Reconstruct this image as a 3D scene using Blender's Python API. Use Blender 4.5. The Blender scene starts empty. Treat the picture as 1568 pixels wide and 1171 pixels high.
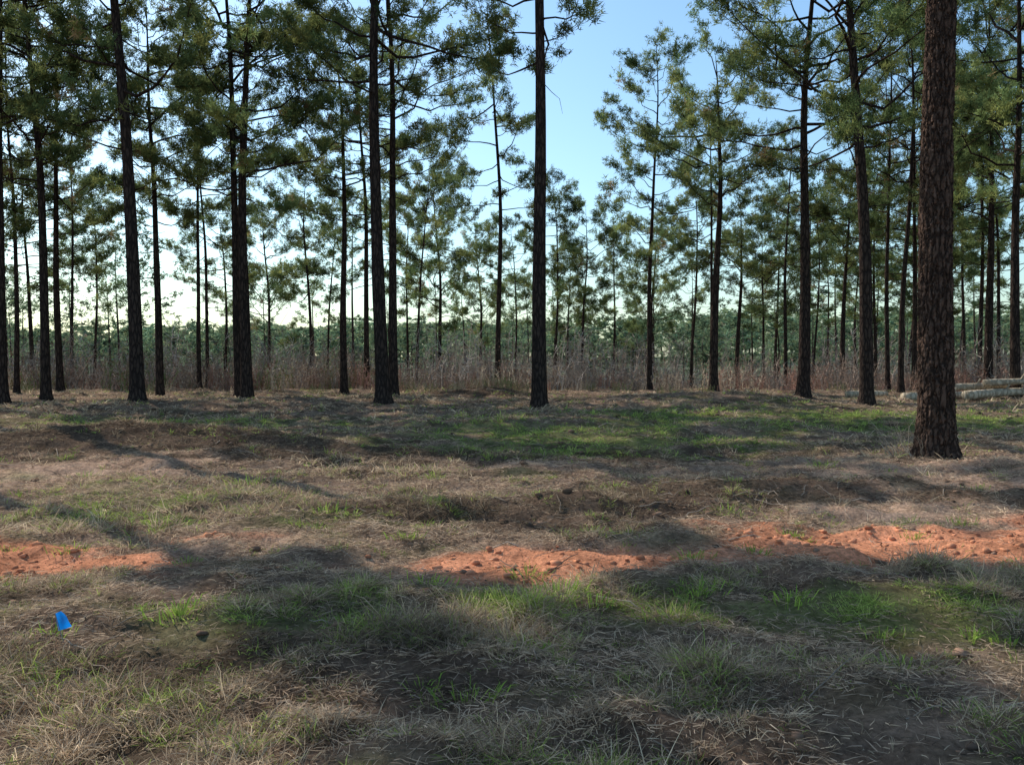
import bpy, math, random
import numpy as np
from mathutils import Vector, Matrix, noise as mnoise
R = np.random.default_rng(7)
random.seed(7)
scene = bpy.context.scene
F = 1358.0; CX = 784.0; HY = 545.0; EYE = 1.6

# ---------------------------------------------------------------- noise
_tab = np.random.default_rng(3).random((256, 256))
def vn(x, y):
    x = np.asarray(x, float); y = np.asarray(y, float)
    xi = np.floor(x).astype(int); yi = np.floor(y).astype(int)
    fx = x-xi; fy = y-yi
    fx = fx*fx*(3-2*fx); fy = fy*fy*(3-2*fy)
    a = _tab[xi & 255, yi & 255]; b = _tab[(xi+1) & 255, yi & 255]
    c = _tab[xi & 255, (yi+1) & 255]; d = _tab[(xi+1) & 255, (yi+1) & 255]
    return (a*(1-fx)+b*fx)*(1-fy)+(c*(1-fx)+d*fx)*fy
def fbm(x, y, o=4):
    s = 0; a = .5; n = 0
    for i in range(o):
        s = s+a*vn(x*2**i+17.3*i, y*2**i+5.1*i); n += a; a *= .5
    return s/n
def sst(a, b, v):
    t = np.clip((v-a)/(b-a), 0, 1); return t*t*(3-2*t)
def gau(x, y, cx, cy, sx, sy):
    return np.exp(-((x-cx)/sx)**2-((y-cy)/sy)**2)

def height(x, y):
    x = np.asarray(x, float); y = np.asarray(y, float)
    near = sst(80, 40, np.hypot(x, y))
    h = 0.30*(fbm(x/7+40, y/5+9, 3)-.5) + near*(0.20*(fbm(x/1.7, y/1.1+3, 3)-.5)+.20*(fbm(x/.42, y/.3, 3)-.5))
    h = h+0.28*gau(x, y, -6.0, 15.2, 3.0, .8)+.18*gau(x, y, 3.3, 10.2, 1.6, .5)+.14*gau(x, y, .5, 9.2, 1.3, .4)
    h = h+0.34*gau(x, y, -1.6, 35.5, 2.0, 1.6)+.36*gau(x, y, 6.5, 29, 3.2, 1.6)+.15*gau(x, y, -10, 27, 4, 1.5)
    h = h+.12*gau(x, y, -2.6, 4.9, .9, .35)+.10*gau(x, y, -1.0, 4.3, .8, .3)
    h = h-2.4*sst(38, 62, y)-1.4*sst(62, 140, y)
    h = h+7.0*gau(x, y, 130, 330, 110, 120)+4*gau(x, y, -60, 420, 90, 100)
    return h
H00 = float(height(0, 0))

def clay(x, y):
    n = fbm(x/.8+11, y/.4+2, 4)
    yc = 6.75+.25*np.sin(x*.9)
    a = gau(x, y, .25, 6.65, .8, .48)*1.75+gau(x, y, -4.2, 6.75, 1.5, .6)*1.5+gau(x, y, 4.0, 7.4, 2.0, .85)*1.6
    a = a+.30*np.exp(-((y-yc)/.42)**2)+gau(x, y, 6.2, 8.6, 2.0, .8)*1.0+gau(x, y, -2.4, 7.5, .8, .22)*.6+gau(x, y, 2, 8, 1.5, .3)*.35
    a = a+gau(x, y, -8.5, 13.5, 2.2, .6)*.5
    return np.clip(sst(.36, .78, a*(.1+1.7*n)), 0, 1)
def bare(x, y):
    n = .6*fbm(x/2.0+31, y/1.0+2, 4)+.4*fbm(x/.5+1, y/.35+2, 3)
    a = gau(x, y, 5.5, 10.5, 3.8, 3.2)*1.2+gau(x, y, -6.4, 11.8, 2.8, 2.8)*1.0+gau(x, y, 1.5, 12.5, 3, 1.4)*.5+gau(x, y, 0, 7.0, 6, 1.0)*.6+.1
    return np.clip(sst(.3, .8, a*(.0+1.8*n)), 0, 1)
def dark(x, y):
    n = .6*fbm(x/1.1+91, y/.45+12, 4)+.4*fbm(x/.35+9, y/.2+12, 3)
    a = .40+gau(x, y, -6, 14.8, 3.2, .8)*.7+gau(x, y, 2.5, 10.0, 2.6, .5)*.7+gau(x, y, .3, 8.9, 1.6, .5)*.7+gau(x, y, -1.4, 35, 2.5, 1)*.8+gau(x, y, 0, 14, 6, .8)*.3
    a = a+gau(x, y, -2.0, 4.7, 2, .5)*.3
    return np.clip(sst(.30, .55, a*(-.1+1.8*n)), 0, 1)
def green(x, y):
    n = .55*fbm(x/1.4+71, y/.9+22, 4)+.45*fbm(x/.5+7, y/.35+2, 3)
    a = .41+gau(x, y, .5, 16.5, 3.2, 2.2)*.9+gau(x, y, 8, 22, 6, 3.5)*.8+gau(x, y, -8, 21, 4, 2.0)*.55+gau(x, y, -4, 9, 3, 2)*.2
    a = a+gau(x, y, 1, 5.3, 3.5, .7)*.30
    return np.clip(sst(.31, .62, a*(-.25+1.9*n)), 0, 1)

# ---------------------------------------------------------------- mesh helpers
def build(name, V, T, M=None, C=None, mats=(), smooth=None):
    me = bpy.data.meshes.new(name)
    V = np.asarray(V, np.float32); T = np.asarray(T, np.int32)
    me.vertices.add(len(V)); me.vertices.foreach_set('co', V.ravel())
    me.loops.add(T.size); me.loops.foreach_set('vertex_index', T.ravel())
    me.polygons.add(len(T)); me.polygons.foreach_set('loop_start', np.arange(len(T), dtype=np.int32)*T.shape[1])
    for m in mats: me.materials.append(m)
    if M is not None: me.polygons.foreach_set('material_index', np.asarray(M, np.int32))
    if smooth is not None: me.polygons.foreach_set('use_smooth', np.asarray(smooth, bool))
    if C is not None:
        ca = me.color_attributes.new('Col', 'FLOAT_COLOR', 'POINT')
        C4 = np.ones((len(V), 4), np.float32); C4[:, :3] = C
        ca.data.foreach_set('color', C4.ravel())
    me.update(calc_edges=True)
    return me
def obj(name, me, loc=(0, 0, 0), rz=0, sc=1, parent=None):
    o = bpy.data.objects.new(name, me)
    scene.collection.objects.link(o)
    o.location = loc; o.rotation_euler = (0, 0, rz)
    o.scale = (sc, sc, sc) if not isinstance(sc, tuple) else sc
    if parent: o.parent = parent
    return o
class Buf:
    def __init__(s): s.V = []; s.T = []; s.M = []; s.C = []; s.S = []; s.n = 0
    def add(s, V, T, mat, col, sm):
        V = np.asarray(V, float); T = np.asarray(T)
        s.V.append(V); s.T.append(T+s.n); s.n += len(V)
        s.M.append(np.full(len(T), mat)); s.S.append(np.full(len(T), sm))
        col = np.asarray(col, float)
        s.C.append(np.broadcast_to(col, (len(V), 3)))
    def tube(s, P, r, k, mat, col, sm=True):
        P = np.asarray(P, float); n = len(P); r = np.broadcast_to(np.asarray(r, float), (n,))
        t = np.gradient(P, axis=0); t /= np.linalg.norm(t, axis=1)[:, None]+1e-9
        up = np.array([0, 0, 1.]) if abs(t[0, 2]) < .8 else np.array([1., 0, 0])
        a = np.cross(t, up); a /= np.linalg.norm(a, axis=1)[:, None]+1e-9
        b = np.cross(t, a)
        th = np.arange(k)/k*2*np.pi
        V = P[:, None]+r[:, None, None]*(np.cos(th)[None, :, None]*a[:, None]+np.sin(th)[None, :, None]*b[:, None])
        i = np.arange(n-1)[:, None]*k; j = np.arange(k)[None]; j2 = (j+1) % k
        A = (i+j).ravel(); B = (i+j2).ravel(); Cc = (i+k+j2).ravel(); D = (i+k+j).ravel()
        s.add(V.reshape(-1, 3), np.concatenate([np.stack([A, B, Cc], 1), np.stack([A, Cc, D], 1)]), mat, col, sm)
    def arrays(s):
        return np.concatenate(s.V), np.concatenate(s.T), np.concatenate(s.M), np.concatenate(s.C), np.concatenate(s.S)
    def mesh(s, name, mats):
        V, T, M, C, S_ = s.arrays()
        return build(name, V, T, M, C, mats, S_)
class Merge:
    """many transformed copies collected into one mesh"""
    def __init__(s): s.p = []; s.n = 0
    def put(s, arr, loc, rz, sc, tint=1.0):
        V, T, M, C, S_ = arr
        c, n = math.cos(rz), math.sin(rz)
        sc = np.broadcast_to(np.asarray(sc, float), (3,))
        W = V*sc
        W = np.stack([W[:, 0]*c-W[:, 1]*n, W[:, 0]*n+W[:, 1]*c, W[:, 2]], 1)+np.asarray(loc)
        s.p.append((W.astype(np.float32), T+s.n, M, C*tint, S_)); s.n += len(V)
    def mesh(s, name, mats):
        a = [np.concatenate([q[k] for q in s.p]) for k in range(5)]
        return build(name, a[0], a[1], a[2], a[3], mats, a[4])

# ---------------------------------------------------------------- materials
def newmat(name):
    m = bpy.data.materials.new(name); m.use_nodes = True
    nt = m.node_tree; nt.nodes.clear()
    return m, nt, nt.nodes, nt.links
def bark_mat(name, c1, c2, scale=1.0, crack=.55):
    m, nt, N, L = newmat(name)
    out = N.new('ShaderNodeOutputMaterial'); p = N.new('ShaderNodeBsdfDiffuse')
    tc = N.new('ShaderNodeTexCoord'); mp = N.new('ShaderNodeMapping')
    mp.inputs['Scale'].default_value = (13*scale, 13*scale, 3.2*scale)
    L.new(tc.outputs['Object'], mp.inputs[0])
    n1 = N.new('ShaderNodeTexNoise'); n1.inputs['Scale'].default_value = 2.0; n1.inputs['Detail'].default_value = 2
    L.new(mp.outputs[0], n1.inputs['Vector'])
    mx = N.new('ShaderNodeMix'); mx.data_type = 'VECTOR'; mx.inputs['Factor'].default_value = .35
    L.new(mp.outputs[0], mx.inputs['A']); L.new(n1.outputs['Color'], mx.inputs['B'])
    v = N.new('ShaderNodeTexVoronoi'); v.feature = 'DISTANCE_TO_EDGE'; v.inputs['Scale'].default_value = 1.3
    L.new(mx.outputs['Result'], v.inputs['Vector'])
    r = N.new('ShaderNodeValToRGB'); r.color_ramp.elements[0].position = .02; r.color_ramp.elements[1].position = .22
    r.color_ramp.elements[0].color = (*[c*crack for c in c1], 1); r.color_ramp.elements[1].color = (*c2, 1)
    L.new(v.outputs['Distance'], r.inputs[0])
    n2 = N.new('ShaderNodeTexNoise'); n2.inputs['Scale'].default_value = 9; n2.inputs['Detail'].default_value = 4
    L.new(tc.outputs['Object'], n2.inputs['Vector'])
    mc = N.new('ShaderNodeMix'); mc.data_type = 'RGBA'; mc.inputs['B'].default_value = (*c1, 1)
    L.new(n2.outputs['Fac'], mc.inputs['Factor']); L.new(r.outputs[0], mc.inputs['A'])
    L.new(mc.outputs['Result'], p.inputs['Color'])
    mm = N.new('ShaderNodeMath'); mm.operation = 'MINIMUM'; mm.inputs[1].default_value = .2
    L.new(v.outputs['Distance'], mm.inputs[0])
    m2 = N.new('ShaderNodeMath'); m2.operation = 'MULTIPLY_ADD'; m2.inputs[1].default_value = 4
    L.new(mm.outputs[0], m2.inputs[0]); L.new(n2.outputs['Fac'], m2.inputs[2])
    b = N.new('ShaderNodeBump'); b.inputs['Strength'].default_value = .8; b.inputs['Distance'].default_value = .03
    L.new(m2.outputs[0], b.inputs['Height']); L.new(b.outputs[0], p.inputs['Normal'])
    L.new(p.outputs[0], out.inputs[0])
    return m
def leafy(name, tr=.45, tint=(1, 1, 1), rnd=.25):
    m, nt, N, L = newmat(name)
    out = N.new('ShaderNodeOutputMaterial'); a = N.new('ShaderNodeAttribute'); a.attribute_name = 'Col'
    oi = N.new('ShaderNodeObjectInfo')
    mr = N.new('ShaderNodeMapRange'); mr.inputs['To Min'].default_value = 1-rnd; mr.inputs['To Max'].default_value = 1+rnd
    L.new(oi.outputs['Random'], mr.inputs[0])
    v = N.new('ShaderNodeVectorMath'); v.operation = 'SCALE'
    L.new(a.outputs['Color'], v.inputs[0]); L.new(mr.outputs[0], v.inputs['Scale'])
    v2 = N.new('ShaderNodeVectorMath'); v2.operation = 'MULTIPLY'; v2.inputs[1].default_value = tint
    L.new(v.outputs[0], v2.inputs[0])
    d = N.new('ShaderNodeBsdfDiffuse'); L.new(v2.outputs[0], d.inputs['Color'])
    if tr > 0:
        t = N.new('ShaderNodeBsdfTranslucent'); mx = N.new('ShaderNodeMixShader'); mx.inputs[0].default_value = tr
        L.new(v2.outputs[0], t.inputs[0])
        L.new(d.outputs[0], mx.inputs[1]); L.new(t.outputs[0], mx.inputs[2]); L.new(mx.outputs[0], out.inputs[0])
    else: L.new(d.outputs[0], out.inputs[0])
    return m
BARK = bark_mat('pine_bark', (.034, .025, .022), (.10, .068, .052))
BARKN = bark_mat('pine_bark_close', (.05, .034, .027), (.18, .112, .08), 1.3, .5)
NEED = leafy('pine_needles', .5, (2.35, 2.25, 1.95))
NEED_HAZE = leafy('pine_needles_haze_tint', .5, (2.6, 2.7, 3.4), 0)  # distance haze painted into the far needles as a lighter, bluer tint
STRAW = leafy('dry_and_green_grass', .35, (1.12, 1.12, 1.10), rnd=0)
TWIG = leafy('brush_twigs', .0, (1.1, 1.1, 1.1), rnd=0)

# ---------------------------------------------------------------- pine tree
def needles(buf, P, D, nn, ln, w, col, rng, iso=.62):
    P = np.repeat(P, nn, 0); D = np.repeat(D, nn, 0); col = np.repeat(col, nn, 0)
    d = D*.6+rng.normal(0, iso, P.shape); d /= np.linalg.norm(d, axis=1)[:, None]
    l = ln*rng.uniform(.6, 1.15, len(P))[:, None]
    s = np.cross(d, rng.normal(0, 1, P.shape)); s /= np.linalg.norm(s, axis=1)[:, None]+1e-9
    b = P+rng.normal(0, .05, P.shape)
    V = np.stack([b-s*w*.5, b+s*w*.5, b+d*l], 1).reshape(-1, 3)
    buf.add(V, np.arange(len(V)).reshape(-1, 3), 1, np.repeat(col, 3, 0), False)

def pine(seed, H, r0, cb, cr, lean=(0, 0), dens=1.0, nw=.03, nl=.2, sparse=0, hi=False, sides=12, nn=12, low=False, bpm=3.7):
    rng = np.random.default_rng(seed); B = Buf()
    ph = rng.uniform(0, 6.28, 4); amp = rng.uniform(.04, .14)
    def ax(h):
        t = np.asarray(h)/H
        return np.stack([lean[0]*t+amp*np.sin(t*5+ph[0])*t*3+.03*np.sin(t*17+ph[1])*t,
                         lean[1]*t+amp*np.sin(t*4+ph[2])*t*3, np.asarray(h)*1.0], -1)
    def rad(h):
        t = np.asarray(h)/H
        return r0*(np.clip(1-t, 0, 1)**.85*.93+.05)+r0*.55*np.exp(-np.asarray(h)/.28)
    if hi:
        hs = np.concatenate([np.linspace(-.15, 9, 400), np.linspace(9.3, H, 30)]); k = 100
        P = ax(hs); th = np.arange(k)/k*2*np.pi; rr = rad(np.maximum(hs, 0))
        V = np.zeros((len(hs), k, 3))
        for i, h in enumerate(hs):
            for j, a in enumerate(th):
                c, s_ = math.cos(a), math.sin(a)
                if h < 9.1:
                    q = Vector((c*2.1, s_*2.1, h*1.15))
                    q += .35*mnoise.noise_vector(Vector((c*2, s_*2, h*3)))
                    dd = mnoise.voronoi(q*1.7)[0]
                    e = min(dd[1]-dd[0], .35)/.35
                    f = .040*(e**.6)+.018*mnoise.noise(Vector((c*9, s_*9, h*22)))+.018*mnoise.noise(Vector((c*22, s_*22, h*50)))
                else: f = 0.02
                root = .18*r0*math.exp(-max(h, 0)/.3)*math.sin(a*5+1)
                V[i, j] = (P[i][0]+(rr[i]+f-.02+root)*c, P[i][1]+(rr[i]+f-.02+root)*s_, P[i][2])
        n = len(hs)
        i = np.arange(n-1)[:, None]*k; j = np.arange(k)[None]; j2 = (j+1) % k
        A = (i+j).ravel(); Bb = (i+j2).ravel(); Cc = (i+k+j2).ravel(); D = (i+k+j).ravel()
        B.add(V.reshape(-1, 3), np.concatenate([np.stack([A, Bb, Cc], 1), np.stack([A, Cc, D], 1)]), 0, (.1, .1, .1), True)
        m_ = 3000; hh = rng.uniform(0, 8, m_); a = rng.uniform(0, 6.28, m_)
        c = np.stack([np.cos(a), np.sin(a), 0*a], 1); p0 = ax(hh)+c*(rad(hh)+.012)[:, None]
        tg = np.stack([-np.sin(a), np.cos(a), 0*a], 1); wv = rng.uniform(.006, .022, m_)[:, None]; lv = rng.uniform(.02, .08, m_)[:, None]
        out_ = rng.uniform(.2, 1.2, m_)[:, None]
        VV = np.stack([p0-tg*wv, p0+tg*wv, p0+c*out_*.04+np.array([0, 0, 1])*lv*rng.choice([-1, 1], m_)[:, None]], 1).reshape(-1, 3)
        B.add(VV, np.arange(m_*3).reshape(-1, 3), 0, (.1, .1, .1), False)
    elif low:
        hs = np.linspace(-.2, H, 7); B.tube(ax(hs), rad(np.maximum(hs, 0)), 5, 0, (.1, .1, .1))
    else:
        hs = np.concatenate([[-.2, 0, .1, .22, .4, .7, 1.1], np.linspace(1.7, H, 26)])
        rr = rad(np.maximum(hs, 0))*(1+rng.uniform(-.035, .035, len(hs)))
        B.tube(ax(hs), rr, sides, 0, (.1, .1, .1))
    if not low:
      for _ in range(rng.integers(3, 9)):
        h = rng.uniform(cb*.5, cb); a = rng.uniform(0, 6.28); L = rng.uniform(.3, 1.8)
        s = np.linspace(0, 1, 5)
        d = np.array([math.cos(a), math.sin(a), rng.uniform(-.2, .4)])
        P = ax(h)+d*L*s[:, None]+np.array([0, 0, -.25*L])*(s**2)[:, None]+rng.normal(0, .04*L, (5, 3))*s[:, None]
        B.tube(P, .020*(1-s*.8), 4, 0, (.1, .1, .1))
    nb = int((H-cb)*(bpm if not low else 3)*(1-sparse*.4)); az = rng.uniform(0, 6.28)
    TP = []; TD = []; TC = []
    for i in range(nb):
        u = ((i+rng.uniform(0, 1))/nb)**.95
        h = cb+(H-cb)*u*.97
        prof = (.60+.40*math.sin(min(u/.35, 1)*math.pi/2)) * (1-max(u-.5, 0)/.5)**.5*.95+.12
        L = cr*prof*rng.uniform(.4, 1.2)
        az += 2.4+rng.normal(0, .7)
        el = math.radians(rng.uniform(-10, 26)+28*u+rng.normal(0, 8))
        d = np.array([math.cos(az)*math.cos(el), math.sin(az)*math.cos(el), math.sin(el)])
        s = np.linspace(0, 1, 8)
        side = np.array([-math.sin(az), math.cos(az), 0])
        curl = rng.normal(0, .2)
        P = ax(h)+d*L*s[:, None]+side*(curl*L*s**2)[:, None]+np.array([0, 0, 1.])*(L*(rng.uniform(-.05, .34)*s**2-.08*np.sin(s*3.14)))[:, None]
        wk = np.cumsum(rng.normal(0, .030*L, P.shape), 0); wk[0] = 0; P += wk
        rb = (.010+.0095*L)*(r0/.2)**.5
        B.tube(P, rb*(1-s*.88), 3 if low else 5, 0, (.1, .1, .1))
        bcol = rng.uniform(.6, 1.4)
        ns = int(L*3.5*dens)+3
        for k in range(ns):
            q = rng.uniform(.32, 1.0)**.7
            fi = q*7; i0 = min(int(fi), 6); p0 = P[i0]*(1-(fi-i0))+P[i0+1]*(fi-i0)
            sd = side*(1 if k % 2 else -1)
            sl = (.26+.24*L*(1.1-q))*rng.uniform(.6, 1.3)
            if k == 0: p0 = P[-1]; sd = d; sl = .3
            dd = d*.6+sd*rng.uniform(.3, 1)+np.array([0, 0, rng.uniform(-.15, .75)])
            dd /= np.linalg.norm(dd)
            if not low:
                s2 = np.linspace(0, 1, 3)
                Q = p0+dd*sl*s2[:, None]+np.array([0, 0, .18*sl])*(s2**2)[:, None]
                B.tube(Q, .009*(1-s2*.6), 3, 0, (.1, .1, .1))
            nt_ = max(6, int(sl*11*dens)) if not low else 2
            tt = rng.uniform(.4, 1.1, nt_)
            TP.append(p0+dd*sl*tt[:, None]+np.array([0, 0, .18*sl])*(tt**2)[:, None]+rng.normal(0, .12, (nt_, 3))*np.array([1, 1, .75]))
            td = dd*.5+np.array([0, 0, .45])+rng.normal(0, .4, (nt_, 3)); td /= np.linalg.norm(td, axis=1)[:, None]
            TD.append(td)
            yel = rng.uniform(0, 1)**1.6
            base = np.array([.046, .070, .034])*(1-yel)+np.array([.098, .105, .040])*yel
            if rng.random() < .015: base = np.array([.12, .085, .05])
            TC.append(np.tile(base*bcol*rng.uniform(.8, 1.25), (nt_, 1)))
    TP = np.concatenate(TP); TD = np.concatenate(TD); TC = np.concatenate(TC)
    needles(B, TP, TD, nn, nl, nw, TC, rng)
    return B

def px2x(px, d): return (px-CX)/F*d
# bx, d, x at frame top, r0, H, crown base, crown radius, sparse, detailed bark
KEY = [
 (1437, 13.2, 1430, .245, 24, 12, 4.0, 0, 1),
 (826, 26.2, 822, .235, 23, 10.2, 3.2, .3, 0),
 (1328, 28.2, 1303, .225, 21, 7.4, 4.2, 0, 0),
 (1230, 32.0, 1236, .225, 18, 8.0, 4.5, 0, 0),
 (1093, 37.0, 1096, .19, 13.8, 7.5, 3.8, 0, 0),
 (995, 42.0, 997, .13, 16.3, 6.0, 2.9, .1, 0),
 (762, 42.0, 760, .15, 18.5, 8.3, 2.8, .5, 0),
 (587, 28.2, 570, .235, 22, 9.0, 4.2, 0, 0),
 (603, 34.0, 597, .19, 20, 7.6, 4.0, 0, 0),
 (378, 32.0, 379, .21, 19, 7.2, 4.2, 0, 0),
 (366, 33.5, 350, .17, 20, 7.6, 4.0, 0, 0),
 (210, 27.2, 190, .225, 22, 8.2, 4.2, 0, 0),
 (245, 35.0, 232, .16, 16, 6.6, 3.8, 0, 0),
 (70, 31.0, 60, .17, 19, 7.0, 4.0, 0, 0),
 (92, 37.0, 86, .155, 17, 6.4, 3.6, 0, 0),
 (3, 29.0, 2, .18, 20, 8.0, 4.0, 0, 0),
 (25, 35.0, 32, .11, 15, 6.0, 2.8, .1, 0),
 (527, 37.0, 522, .16, 15.5, 7.6, 3.5, 0, 0),
 (562, 41.0, 555, .14, 16.5, 6.3, 3.4, 0, 0),
 (672, 55.0, 670, .15, 14.8, 5.2, 4.0, 0, 0),
 (850, 58.0, 850, .12, 15.5, 7.0, 2.8, .1, 0),
 (893, 56.0, 893, .12, 13.0, 5.6, 3.0, 0, 0),
 (1380, 38.0, 1378, .13, 18, 7.2, 3.6, 0, 0),
 (1360, 42.0, 1352, .12, 18, 7.4, 3.4, 0, 0),
 (1556, 33.0, 1548, .19, 19, 7.6, 4.2, 0, 0),
 (305, 40.0, 303, .11, 15, 6.6, 2.8, 0, 0),
 (318, 43.0, 318, .10, 14, 6.6, 2.6, 0, 0),
 (1500, 45.0, 1495, .13, 17, 6.6, 3.4, 0, 0),
]
protos = []
for i, (bx, d, tx, r0, H, cb, cr, sp, hi) in enumerate(KEY):
    x = px2x(bx, d); z = float(height(x, d))
    pxh = 545+EYE*F/d; lx = (tx-bx)/F*d/(pxh/F*d)*H
    me = pine(100+i, H, r0, cb, cr, (lx, R.normal(0, .3)), 1.0, .032, .2, sp, bool(hi), 18 if d < 35 else 10).mesh('pine_tree', [BARKN if hi else BARK, NEED])
    obj('pine_tree', me, (x, d, z-.03))
    protos.append((me, H))
# trees just outside the view on the left: they throw the foreground shade
dn = pine(900, 17.6, .27, 12.3, 1.05, (.3, .2), 2.2, .06, .24, 0, False, 14, 12, False, 6.5).mesh('pine_tree', [BARK, NEED])
dn2 = pine(901, 19.3, .25, 16.4, 1.1, (.3, .2), 2.2, .06, .24, 0, False, 14, 12, False, 7).mesh('pine_tree', [BARK, NEED])
obj('pine_tree', dn, (-13.0, 16.0, float(height(-13.0, 16.0))-.05), .4, 1)
obj('pine_tree', dn2, (-13.0, 20.0, float(height(-13.0, 20.0))-.05), 2.4, 1)
EX = [(-27, 27, 8, .95), (-24.5, 36, 3, .95),
      (22, 24, 2, 1), (25, 33, 8, 1), (21.5, 40, 9, .95), (18, 13, 3, .9)]
for (x, y, k, s) in EX:
    obj('pine_tree', protos[k][0], (x, y, float(height(x, y))-.05), random.uniform(0, 6.28), s)
MID = [(1128, 54, 4, .95), (1203, 50, 6, .85), (1058, 57, 20, 1.0), (475, 52, 21, 1.1), (410, 62, 19, 1.0), (145, 56, 20, .95),
       (1475, 50, 22, .9), (1530, 44, 26, 1.1), (1420, 56, 22, .9), (1290, 52, 4, 1.0), (940, 64, 21, 1.0), (790, 66, 20, .9),
       (625, 60, 25, 1.0), (500, 58, 26, 1.0), (735, 72, 19, 1.0), (1245, 62, 22, .85), (1170, 66, 12, .85),
       (110, 48, 25, 1.0), (50, 50, 12, .9), (345, 54, 17, .8), (636, 50, 26, 1.0), (1090, 46, 25, 1.0), (1400, 46, 12, 1.0),
       (1340, 60, 14, .95), (1450, 62, 14, .95), (1550, 58, 22, .95), (1000, 70, 19, 1.0), (870, 74, 21, 1.05), (1188, 74, 14, 1.05), (1318, 72, 18, 1.1)]
for (px, d, k, s) in MID:
    x = px2x(px, d)
    obj('pine_tree', protos[k][0], (x, d, float(height(x, d))-.05), random.uniform(0, 6.28), s)

# distant forest (one mass, two merged parts)
farA = [pine(500+i, random.uniform(12, 18), random.uniform(.10, .17), random.uniform(5.0, 10), random.uniform(2.0, 4.2), (random.uniform(-.9, .9), 0),
        .8, .09, .40, 0, False, 6, 5, True).arrays() for i in range(12)]
farB = [pine(600+i, random.uniform(11, 16), .15, random.uniform(3, 6), random.uniform(2.6, 3.9), (0, 0),
        .5, .30, .8, 0, False, 6, 3, True).arrays() for i in range(6)]
forest = bpy.data.objects.new('distant_pine_forest', None); scene.collection.objects.link(forest)
MA = Merge(); cnt = 0; pts = []
while cnt < 105:
    y = 66+80*random.random()**.9; x = random.uniform(-.8, .8)*y
    px = CX+x/y*F
    if any((x-a)**2+(y-b)**2 < 8 for a, b in pts): continue
    if px < 1150 and random.random() < .4: continue
    if (100 < px < 320 or 390 < px < 520) and random.random() < .75: continue
    if fbm(x/14+3, y/14+8, 2) < .48: continue
    pts.append((x, y)); cnt += 1
    s = random.choice([random.uniform(.42, .75), random.uniform(.8, 1.2)])*(1.08 if px > 1200 else 1)
    MA.put(random.choice(farA), (x, y, float(height(x, y))-.1), random.uniform(0, 6.28), (s, s, s*random.uniform(.85, 1.1)), random.uniform(.7, 1.2))
obj('pines', MA.mesh('pines', [BARK, NEED_HAZE]), parent=forest)
MB = Merge()
for i in range(260):
    y = random.uniform(160, 215); x = random.uniform(-.85, .85)*y
    s = random.uniform(.45, 1.0)
    MB.put(random.choice(farB), (x, y, float(height(x, y))-.5), random.uniform(0, 6.28), (s*1.3, s*1.3, s), random.uniform(.8, 1.25))
for i in range(330):
    y = random.uniform(240, 400); x = random.uniform(-.85, .85)*y
    s = random.uniform(.9, 1.2)
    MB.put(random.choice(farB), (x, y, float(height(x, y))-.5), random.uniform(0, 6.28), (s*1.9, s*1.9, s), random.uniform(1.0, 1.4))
obj('far_pines', MB.mesh('far_pines', [BARK, NEED_HAZE]), parent=forest)

# ---------------------------------------------------------------- brush
def brush(seed, h, n, spread, c0, c1):
    rng = np.random.default_rng(seed); B = Buf()
    for i in range(n):
        a = rng.uniform(0, 6.28); rr = spread*rng.random()**.5*.7
        b = np.array([rr*math.cos(a), rr*math.sin(a), -.05]); hh = h*rng.uniform(.35, 1)
        d = np.array([rng.normal(0, .22), rng.normal(0, .22), 1])
        s = np.linspace(0, 1, 4)
        P = b+d*hh*s[:, None]+rng.normal(0, .05*h, (4, 3))*s[:, None]
        t = rng.random(); col = (np.array(c0)*(1-t)+np.array(c1)*t)*rng.uniform(.7, 1.3)
        B.tube(P, .013*(1-s*.7), 3, 0, col)
        m = 14
        q = rng.uniform(.2, 1, m); st = np.stack([np.interp(q, s, P[:, j]) for j in range(3)], 1)
        dr = rng.normal(0, .7, (m, 3))+[0, 0, .7]; dr /= np.linalg.norm(dr, axis=1)[:, None]
        l = rng.uniform(.15, .5, m)[:, None]*h*.4
        sd = np.cross(dr, rng.normal(0, 1, (m, 3))); sd /= np.linalg.norm(sd, axis=1)[:, None]
        V = np.stack([st-sd*.011, st+sd*.011, st+dr*l], 1).reshape(-1, 3)
        B.add(V, np.arange(m*3).reshape(-1, 3), 0, col*1.1, False)
        m = 6; q = rng.uniform(.3, 1, m); st = np.stack([np.interp(q, s, P[:, j]) for j in range(3)], 1)+rng.normal(0, .13*h*.5, (m, 3))
        e1 = rng.normal(0, .035, (m, 3)); e2 = rng.normal(0, .035, (m, 3))
        V = np.stack([st, st+e1, st+e2], 1).reshape(-1, 3)
        B.add(V, np.arange(m*3).reshape(-1, 3), 0, np.array([.25, .15, .10])*rng.uniform(.6, 1.3), False)
    return B.arrays()
br = [brush(1, 1.8, 26, 1.4, (.25, .18, .14), (.36, .27, .21)), brush(2, 1.3, 30, 1.5, (.36, .28, .20), (.50, .40, .29)),
      brush(3, 2.8, 22, 1.6, (.23, .19, .16), (.33, .28, .24)), brush(4, 1.2, 34, 1.5, (.27, .15, .11), (.38, .22, .17)),
      brush(5, 1.6, 30, 1.4, (.13, .16, .06), (.22, .23, .10))]
MC = Merge()
for i in range(680):
    y = 39.2+50*random.random()**1.25; x = random.uniform(-.75, .75)*y
    k = random.choices(range(5), [3, 4, 3, 2.5, 1.2])[0]
    px = CX+x/y*F
    if 1120 < px < 1350 and y < 55: k = 3 if random.random() < .6 else 0
    s = random.uniform(.6, 1.45)*(1+.018*(y-39))
    MC.put(br[k], (x, y, float(height(x, y))), random.uniform(0, 6.28), (s*1.1, s*1.1, s), random.uniform(.75, 1.2))
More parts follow.
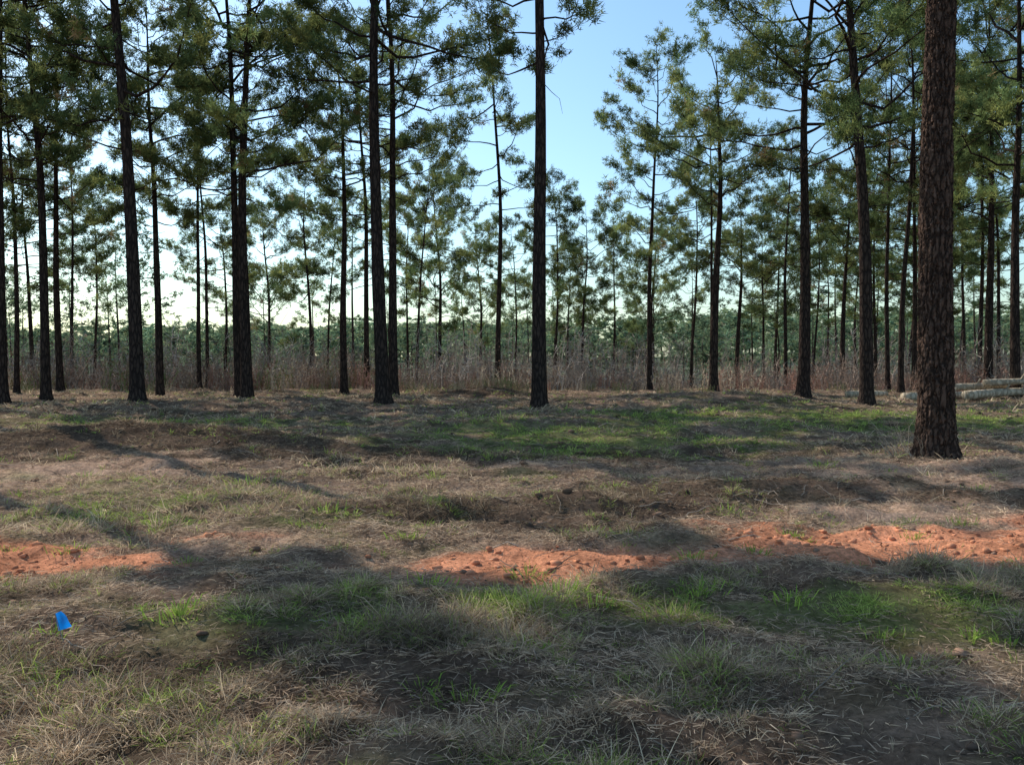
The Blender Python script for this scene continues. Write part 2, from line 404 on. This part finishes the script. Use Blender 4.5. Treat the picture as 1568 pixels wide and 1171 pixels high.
for i in range(64):
    y = random.uniform(35.4, 39); x = random.uniform(-.7, .7)*y
    if i < 14: x = random.gauss(-1.4, 1.2); y = random.gauss(35.6, .5)
    if x > 12 and y < 37: continue
    MC.put(br[random.choice([1, 3, 4, 4])], (x, y, float(height(x, y))), random.uniform(0, 6.28), random.uniform(.2, .45), 1)
obj('brush_thicket', MC.mesh('brush_thicket', [TWIG]))

# ---------------------------------------------------------------- ground
def geo(a, b, n): return np.geomspace(a, b, n)
xs = np.concatenate([-geo(30, 4000, 45)[::-1], np.arange(-29.9, -9, .13), np.arange(-9, 9, .07), np.arange(9, 29.95, .13), geo(30, 4000, 45)])
ys = np.concatenate([-geo(6, 4000, 30)[::-1], np.arange(-5.9, 3, .3), np.arange(3, 16, .05), np.arange(16, 46, .14), geo(46.1, 5000, 90)])
X, Y = np.meshgrid(xs, ys); Z = height(X, Y)
V = np.stack([X, Y, Z], -1).reshape(-1, 3)
nx = len(xs); ny = len(ys)
i = np.arange(ny-1)[:, None]*nx; j = np.arange(nx-1)[None]
Q = np.stack([(i+j).ravel(), (i+j+1).ravel(), (i+nx+j+1).ravel(), (i+nx+j).ravel()], 1)
cl = clay(X, Y)[..., None]; ba = bare(X, Y)[..., None]; gr = green(X, Y)[..., None]; dk = dark(X, Y)[..., None]
n1 = fbm(X/.9, Y/.6, 5)[..., None]
col = np.array([.24, .16, .11])*(.2+1.5*n1)
col = col*(1-ba*.85)+np.array([.54, .345, .235])*(.5+.9*n1)*ba*.85
col = col*(1-gr*.6)+np.array([.16, .20, .055])*gr*.6
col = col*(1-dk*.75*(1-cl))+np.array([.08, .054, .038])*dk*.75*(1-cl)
col = col*(1-cl)+np.array([.70, .29, .155])*(.5+.95*n1)*cl
farm = sst(40, 60, Y)[..., None]
col = col*(1-farm)+np.array([.26, .20, .13])*farm
farm = sst(120, 160, Y)[..., None]
col = col*(1-farm)+np.array([.12, .14, .09])*farm
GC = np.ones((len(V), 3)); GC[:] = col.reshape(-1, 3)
m, nt, N, L = newmat('ground_soil')
out = N.new('ShaderNodeOutputMaterial'); p = N.new('ShaderNodeBsdfDiffuse')
a = N.new('ShaderNodeAttribute'); a.attribute_name = 'Col'; tc = N.new('ShaderNodeTexCoord')
na = N.new('ShaderNodeTexNoise'); na.inputs['Scale'].default_value = 22; na.inputs['Detail'].default_value = 7; na.inputs['Roughness'].default_value = .75
nb_ = N.new('ShaderNodeTexNoise'); nb_.inputs['Scale'].default_value = 3; nb_.inputs['Detail'].default_value = 5
L.new(tc.outputs['Object'], na.inputs['Vector']); L.new(tc.outputs['Object'], nb_.inputs['Vector'])
r1 = N.new('ShaderNodeMapRange'); r1.inputs['From Min'].default_value = .3; r1.inputs['From Max'].default_value = .7; r1.inputs['To Min'].default_value = .4; r1.inputs['To Max'].default_value = 1.55
L.new(na.outputs['Fac'], r1.inputs[0])
r2 = N.new('ShaderNodeMapRange'); r2.inputs['From Min'].default_value = .3; r2.inputs['From Max'].default_value = .7; r2.inputs['To Min'].default_value = .7; r2.inputs['To Max'].default_value = 1.25
L.new(nb_.outputs['Fac'], r2.inputs[0])
mu = N.new('ShaderNodeMath'); mu.operation = 'MULTIPLY'; L.new(r1.outputs[0], mu.inputs[0]); L.new(r2.outputs[0], mu.inputs[1])
vs = N.new('ShaderNodeVectorMath'); vs.operation = 'SCALE'; L.new(a.outputs['Color'], vs.inputs[0]); L.new(mu.outputs[0], vs.inputs['Scale'])
L.new(vs.outputs[0], p.inputs['Color'])
bm = N.new('ShaderNodeBump'); bm.inputs['Strength'].default_value = .9; bm.inputs['Distance'].default_value = .06
L.new(na.outputs['Fac'], bm.inputs['Height']); L.new(bm.outputs[0], p.inputs['Normal']); L.new(p.outputs[0], out.inputs[0])
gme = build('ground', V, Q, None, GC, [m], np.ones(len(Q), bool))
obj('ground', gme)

# ---------------------------------------------------------------- grass
def blades(P, D, Ln, W, C, droop):
    n = len(P)
    s = np.cross(D, R.normal(0, 1, P.shape)); s /= np.linalg.norm(s, axis=1)[:, None]+1e-9
    Ln = Ln[:, None]; W = W[:, None]
    m = P+D*Ln*.55
    t = P+D*Ln; t[:, 2] -= (droop[:, None]*Ln)[:, 0]
    lat = R.normal(0, .12, (n, 3))*Ln; lat[:, 2] *= .2; t = t+lat
    V = np.stack([P-s*W*.5, P+s*W*.5, m+s*W*.4, m-s*W*.4, t], 1).reshape(-1, 3)
    i = np.arange(n)[:, None]*5
    T = np.concatenate([i+[[0, 1, 2]], i+[[0, 2, 3]], i+[[3, 2, 4]]])
    return V, T, np.repeat(C, 5, 0)
def sample(n, y0, y1, pw=1.0):
    y = y0+(y1-y0)*R.random(n)**pw
    x = R.uniform(-1, 1, n)*(.68*y+1.5)
    return x, y
def colr(x, y, gfac=1.0):
    n = len(x); g = green(x, y)*gfac
    isg = R.random(n) < g*.85+.15
    st = R.random(n)[:, None]**.9
    c = np.array([.68, .52, .35])*(1-st)+np.array([.24, .16, .105])*st
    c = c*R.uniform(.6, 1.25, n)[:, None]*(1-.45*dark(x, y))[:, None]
    k = R.random(n)[:, None]
    cg = (np.array([.20, .29, .06])*(1-k)+np.array([.43, .47, .13])*k)*R.uniform(.7, 1.2, n)[:, None]
    return np.where(isg[:, None], cg, c), isg
GV = []; GT = []; GCo = []; off = 0
def addb(r):
    global off
    v, t, c = r; GV.append(v); GT.append(t+off); GCo.append(c); off += len(v)
def scatter_tufts(nt_, y0, y1, per, ln, w, pw, rad_=.05, gf=1):
    x, y = sample(nt_, y0, y1, pw)
    nz = fbm(x/.5+3, y/.4+8, 3)*.6+fbm(x/1.7+33, y/1.2+8, 3)*.4
    keep = R.random(nt_) > np.maximum(clay(x, y)*.98, bare(x, y)*.85)
    keep &= R.random(nt_) < sst(.38, .56, nz)+.08
    x = x[keep]; y = y[keep]; nz = nz[keep]; n = len(x)
    ct, ig = colr(x, y, gf)
    hs = (.35+1.25*sst(.40, .7, nz))*R.uniform(.5, 1.5, n)*np.where(ig, .8, 1)*(1-.6*sst(.1, .6, clay(x, y-.15)))
    x = np.repeat(x, per); y = np.repeat(y, per); ct = np.repeat(ct, per, 0); hs = np.repeat(hs, per)
    m_ = len(x); lx = R.normal(0, .5, n); ly = R.normal(0, .5, n)
    a = R.uniform(0, 6.28, m_); r_ = rad_*R.random(m_)**.6
    X_ = x+np.cos(a)*r_; Y_ = y+np.sin(a)*r_
    lean_ = R.uniform(.1, 2.0, m_)
    D = np.stack([np.cos(a)*lean_+np.repeat(lx, per), np.sin(a)*lean_+np.repeat(ly, per), np.ones(m_)*.8], 1); D /= np.linalg.norm(D, axis=1)[:, None]
    P = np.stack([X_, Y_, height(X_, Y_)-.005], 1)
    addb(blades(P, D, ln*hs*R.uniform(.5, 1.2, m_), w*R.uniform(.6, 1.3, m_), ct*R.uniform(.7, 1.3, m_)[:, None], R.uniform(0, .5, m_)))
def scatter_litter(n, y0, y1, ln, w, pw):
    x, y = sample(n, y0, y1, pw)
    nz = fbm(x/.8+53, y/.6+18, 3)
    keep = (R.random(n) > clay(x, y)*.96) & (R.random(n) < sst(.3, .55, nz)+.2)
    x = x[keep]; y = y[keep]; n = len(x)
    a = R.uniform(0, 6.28, n)
    D = np.stack([np.cos(a), np.sin(a), R.uniform(-.05, .4, n)], 1); D /= np.linalg.norm(D, axis=1)[:, None]
    P = np.stack([x, y, height(x, y)+R.uniform(0.002, .03, n)], 1)
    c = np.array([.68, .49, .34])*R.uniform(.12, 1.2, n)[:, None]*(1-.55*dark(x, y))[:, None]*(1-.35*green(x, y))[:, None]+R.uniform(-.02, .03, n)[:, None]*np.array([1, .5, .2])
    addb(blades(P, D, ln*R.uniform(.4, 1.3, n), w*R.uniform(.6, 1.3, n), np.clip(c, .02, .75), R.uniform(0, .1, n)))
scatter_tufts(17000, 2.6, 6.6, 13, .13, .0038, .8)
scatter_tufts(13000, 6.2, 12, 10, .12, .0055, .8)
scatter_tufts(16000, 11, 24, 6, .13, .011, .8)
scatter_tufts(13000, 22, 41, 5, .17, .022, .9)
scatter_litter(110000, 2.6, 8, .08, .0038, .8)
scatter_litter(120000, 7.5, 16, .09, .0058, .8)
scatter_litter(60000, 15, 38, .15, .012, .8)
WE = [(-1.8, 8.7, 1), (-4.35, 9.25, .8), (-3.3, 8.2, .9), (-3.2, 10.9, 1.1), (-.57, 5.8, .8), (-5.6, 11.6, .8), (.3, 5.6, .8), (1.2, 5.7, .7), (-1.9, 5.0, .7),
                      (.7, 7.9, .6), (-2.2, 4.2, .6), (1.4, 6.8, .6), (2.6, 4.4, .6), (-.2, 3.9, .6), (.9, 5.1, .6), (3.6, 5.8, .8), (-3.5, 5.9, .8), (6.9, 9.4, .8), (1.2, 10.5, .8),
                      (.5, 5.35, .6), (-.9, 4.9, .5), (1.7, 5.4, .6), (4.6, 6.5, .7), (-4.9, 8.0, .7), (-.9, 7.5, .6), (2.2, 9.0, .6), (4.2, 12.0, .8), (-1.0, 11.5, .7)]
for _ in range(80):
    y = random.uniform(3.2, 15); WE.append((random.uniform(-.62, .62)*y, y, random.uniform(.25, .6)))
for (cx_, cy_, s_) in WE:
    k = int(60*min(1, s_+.1)); a = R.uniform(0, 6.28, k); l_ = R.uniform(.1, 1.1, k); r_ = R.random(k)*.18*s_
    X_ = cx_+np.cos(a)*r_*1.6; Y_ = cy_+np.sin(a)*r_
    D = np.stack([np.cos(a)*l_, np.sin(a)*l_, np.ones(k)], 1); D /= np.linalg.norm(D, axis=1)[:, None]
    c = (np.array([.19, .30, .06])+R.random(k)[:, None]*np.array([.16, .13, .02]))*R.uniform(.6, 1.3, k)[:, None]
    addb(blades(np.stack([X_, Y_, height(X_, Y_)], 1), D, .20*s_*R.uniform(.3, 1.2, k), .008*np.ones(k)*min(1, s_+.3), c, R.uniform(.1, .5, k)))
gm = build('grass', np.concatenate(GV), np.concatenate(GT), None, np.concatenate(GCo), [STRAW])
obj('grass', gm)

# ---------------------------------------------------------------- fallen twigs, clods
B = Buf()
for i in range(650):
    y = 3+33*random.random()**1.1; x = random.uniform(-1, 1)*(.68*y+1)
    if i % 5 == 0: x = random.gauss(1.2, 1.8); y = random.gauss(9.6, .6)
    if i % 9 == 0: x = random.gauss(-1.4, 1.5); y = random.gauss(35.3, .6)
    a = random.uniform(0, 6.28); l = random.uniform(.08, .36)*(1+y/25)
    s = np.linspace(0, 1, 5)
    px_ = x+math.cos(a)*l*s; py_ = y+math.sin(a)*l*s
    P = np.stack([px_, py_, height(px_, py_)+.008+random.uniform(0, .05)*s], 1)+R.normal(0, .01, (5, 3))
    c = np.array([.30, .23, .17])*random.uniform(.4, 1.5)
    B.tube(P, random.uniform(.0015, .005)*(1+y/18)*(1-s*.5), 4, 0, c)
for i in range(26):
    x = 5.85+random.gauss(0, .16); y = 13.0+random.gauss(0, .15); s = np.linspace(0, 1, 6); a = random.gauss(math.pi, .9); l = random.uniform(.3, 1.0)
    P = np.stack([x+math.cos(a)*l*.5*s, y+math.sin(a)*l*.3*s, float(height(x, y))+l*(s-.35*s*s)], 1)+R.normal(0, .02, (6, 3))
    B.tube(P, .005*(1-s*.5), 4, 0, np.array([.4, .33, .25])*random.uniform(.5, 1.2))
obj('fallen_twigs', B.mesh('fallen_twigs', [TWIG]))
ico = np.array([(0, 0, 1), (.89, 0, .45), (.28, .85, .45), (-.72, .53, .45), (-.72, -.53, .45), (.28, -.85, .45), (.72, .53, -.45), (-.28, .85, -.45), (-.89, 0, -.45), (-.28, -.85, -.45), (.72, -.53, -.45), (0, 0, -1)])
icf = np.array([(0, 1, 2), (0, 2, 3), (0, 3, 4), (0, 4, 5), (0, 5, 1), (1, 6, 2), (2, 7, 3), (3, 8, 4), (4, 9, 5), (5, 10, 1), (6, 7, 2), (7, 8, 3), (8, 9, 4), (9, 10, 5), (10, 6, 1), (11, 7, 6), (11, 8, 7), (11, 9, 8), (11, 10, 9), (11, 6, 10)])
def clods(name, x, y, s, col):
    n = len(x)
    V_ = (ico[None]+R.normal(0, .22, (n, 12, 3)))*s[:, None, None]*np.array([1.3, 1.1, .7])
    V_ = V_+np.stack([x, y, height(x, y)+s*.2], 1)[:, None]
    T = (icf[None]+np.arange(n)[:, None, None]*12).reshape(-1, 3)
    return build(name, V_.reshape(-1, 3), T, None, np.repeat(col, 12, 0), [CLOD])
CLOD = leafy('clods_soil', 0, rnd=0)
x = R.uniform(-7, 8, 26000); y = R.uniform(5.4, 9.4, 26000); k = R.random(26000) < clay(x, y); x = x[k][:3000]; y = y[k][:3000]; n = len(x)
obj('clay_clods', clods('clay_clods', x, y, .004+.030*R.random(n)**8, np.array([.66, .28, .15])*R.uniform(.5, 1.1, n)[:, None]))
x, y = sample(9000, 3, 26, .9); k = R.random(9000) < (.25+dark(x, y)); x = x[k]; y = y[k]; n = len(x)
obj('soil_crumbs', clods('soil_crumbs', x, y, (.003+.024*R.random(n)**7)*(1+y/12), (np.array([.13, .085, .06])+R.random(n)[:, None]*np.array([.16, .09, .055]))*R.uniform(.5, 1.2, n)[:, None]))

# ---------------------------------------------------------------- logs
LOGM = bark_mat('weathered_log', (.42, .33, .23), (.72, .58, .42), .5)
def log(x0, y0, x1, y1, r, dz=0, z0=0):
    B = Buf(); s = np.linspace(0, 1, 10)
    P = np.stack([x0+(x1-x0)*s, y0+(y1-y0)*s, max(height(x0, y0), height(x1, y1))+r*.8+z0+dz*s], 1)
    P[:, 2] += .02*np.sin(s*3); rr = r*(1-s*.3)*(1+R.uniform(-.05, .05, 10)); rr[0] *= .95; rr[-1] *= .9
    P = np.concatenate([P[:1]-(P[1]-P[0])*.001, P, P[-1:]+(P[-1]-P[-2])*.001]); rr = np.concatenate([[.002], rr, [.002]])
    B.tube(P, rr, 12, 0, (.4, .4, .4))
    q = P[6]; B.tube(np.array([q, q+[.08, -.08, .16], q+[.13, -.12, .3]]), [.045, .04, .03], 6, 0, (.4, .4, .4))
    obj('fallen_log', B.mesh('fallen_log', [LOGM]))
log(14.3, 32.4, 17.9, 33.3, .17, .04); log(16.4, 32.1, 19.4, 32.9, .18, .14); log(12.6, 33.4, 14.3, 33.8, .13)
log(15.4, 33.5, 19.0, 33.1, .15, .16, .24); log(17.4, 32.7, 19.6, 32.4, .14, .08, .40)

# ---------------------------------------------------------------- survey flag
m, nt, N, L = newmat('blue_flag_vinyl'); out = N.new('ShaderNodeOutputMaterial'); p = N.new('ShaderNodeBsdfPrincipled')
nz = N.new('ShaderNodeTexNoise'); nz.inputs['Scale'].default_value = 30; rp = N.new('ShaderNodeValToRGB')
rp.color_ramp.elements[0].color = (.0, .17, .62, 1); rp.color_ramp.elements[1].color = (.01, .27, .8, 1)
L.new(nz.outputs['Fac'], rp.inputs[0]); L.new(rp.outputs[0], p.inputs['Base Color']); p.inputs['Roughness'].default_value = .35
t = N.new('ShaderNodeBsdfTranslucent'); L.new(rp.outputs[0], t.inputs[0]); mx = N.new('ShaderNodeMixShader'); mx.inputs[0].default_value = .45
L.new(p.outputs[0], mx.inputs[1]); L.new(t.outputs[0], mx.inputs[2]); L.new(mx.outputs[0], out.inputs[0])
FLAG = m
m, nt, N, L = newmat('flag_wire'); out = N.new('ShaderNodeOutputMaterial'); p = N.new('ShaderNodeBsdfPrincipled')
p.inputs['Base Color'].default_value = (.25, .24, .23, 1); p.inputs['Metallic'].default_value = .8; p.inputs['Roughness'].default_value = .5; L.new(p.outputs[0], out.inputs[0])
fx, fy = -2.37, 4.62
fe = bpy.data.objects.new('survey_flag', None); scene.collection.objects.link(fe); fe.location = (fx, fy, float(height(fx, fy))-.07)
B = Buf(); B.tube(np.array([[.03, 0, -.05], [.02, .0, .06], [-.015, .01, .16], [-.035, .01, .235]]), .0022, 6, 0, (.3, .3, .3))
obj('wire', B.mesh('wire', [m]), parent=fe)
n = 11; gu, gv = np.meshgrid(np.linspace(0, 1, n), np.linspace(0, 1, n))
TL = (-.036, .235); TR = (.0, .252); BL = (-.018, .145); BR = (.047, .165)
FX = (TL[0]*(1-gu)+TR[0]*gu)*(1-gv)+(BL[0]*(1-gu)+BR[0]*gu)*gv
FZ = (TL[1]*(1-gu)+TR[1]*gu)*(1-gv)+(BL[1]*(1-gu)+BR[1]*gu)*gv
FX = FX+.010*np.sin(gv*3.14)*gu; FY = .01+.010*np.sin(gu*5+gv*2)*gu+.006*np.sin(gv*7)*gu
V_ = np.stack([FX, FY, FZ], -1).reshape(-1, 3); i = np.arange(n-1)[:, None]*n; j = np.arange(n-1)[None]
Qd = np.stack([(i+j).ravel(), (i+j+1).ravel(), (i+n+j+1).ravel(), (i+n+j).ravel()], 1)
obj('flag', build('flag', V_, Qd, None, None, [FLAG], np.ones(len(Qd), bool)), parent=fe)

# ---------------------------------------------------------------- camera, sun, sky
cam = bpy.data.cameras.new('camera'); co = bpy.data.objects.new('camera', cam); scene.collection.objects.link(co)
cam.sensor_width = 36; cam.lens = 36*F/1568; cam.clip_end = 9000; cam.clip_start = .05
co.location = (0, 0, EYE+H00); co.rotation_euler = (math.radians(90)-math.atan((585.5-HY)/F), 0, 0)
scene.camera = co
AZ = 48; EL = 40
S = Vector((-math.sin(math.radians(AZ))*math.cos(math.radians(EL)), math.cos(math.radians(AZ))*math.cos(math.radians(EL)), math.sin(math.radians(EL))))
sl = bpy.data.lights.new('sun', 'SUN'); sl.energy = 5; sl.angle = math.radians(.4); sl.color = (1, .96, .89)
so = bpy.data.objects.new('sun', sl); scene.collection.objects.link(so); so.rotation_euler = S.to_track_quat('Z', 'Y').to_euler(); so.location = (-20, 20, 30)
w = bpy.data.worlds.new('World'); scene.world = w; w.use_nodes = True
nt = w.node_tree; nt.nodes.clear()
sk = nt.nodes.new('ShaderNodeTexSky'); sk.sky_type = 'NISHITA'; sk.sun_disc = False
sk.sun_elevation = math.radians(EL); sk.sun_rotation = math.radians(-AZ); sk.air_density = 1.15; sk.dust_density = 1.0; sk.ozone_density = 1.3
vm = nt.nodes.new('ShaderNodeVectorMath'); vm.operation = 'MULTIPLY'; vm.inputs[1].default_value = (.98, 1.2, 1.3)
bg = nt.nodes.new('ShaderNodeBackground'); bg.inputs[1].default_value = .15; wo = nt.nodes.new('ShaderNodeOutputWorld')
nt.links.new(sk.outputs[0], vm.inputs[0]); nt.links.new(vm.outputs[0], bg.inputs[0]); nt.links.new(bg.outputs[0], wo.inputs[0])
scene.view_settings.view_transform = 'Standard'; scene.view_settings.look = 'None'; scene.view_settings.exposure = 0
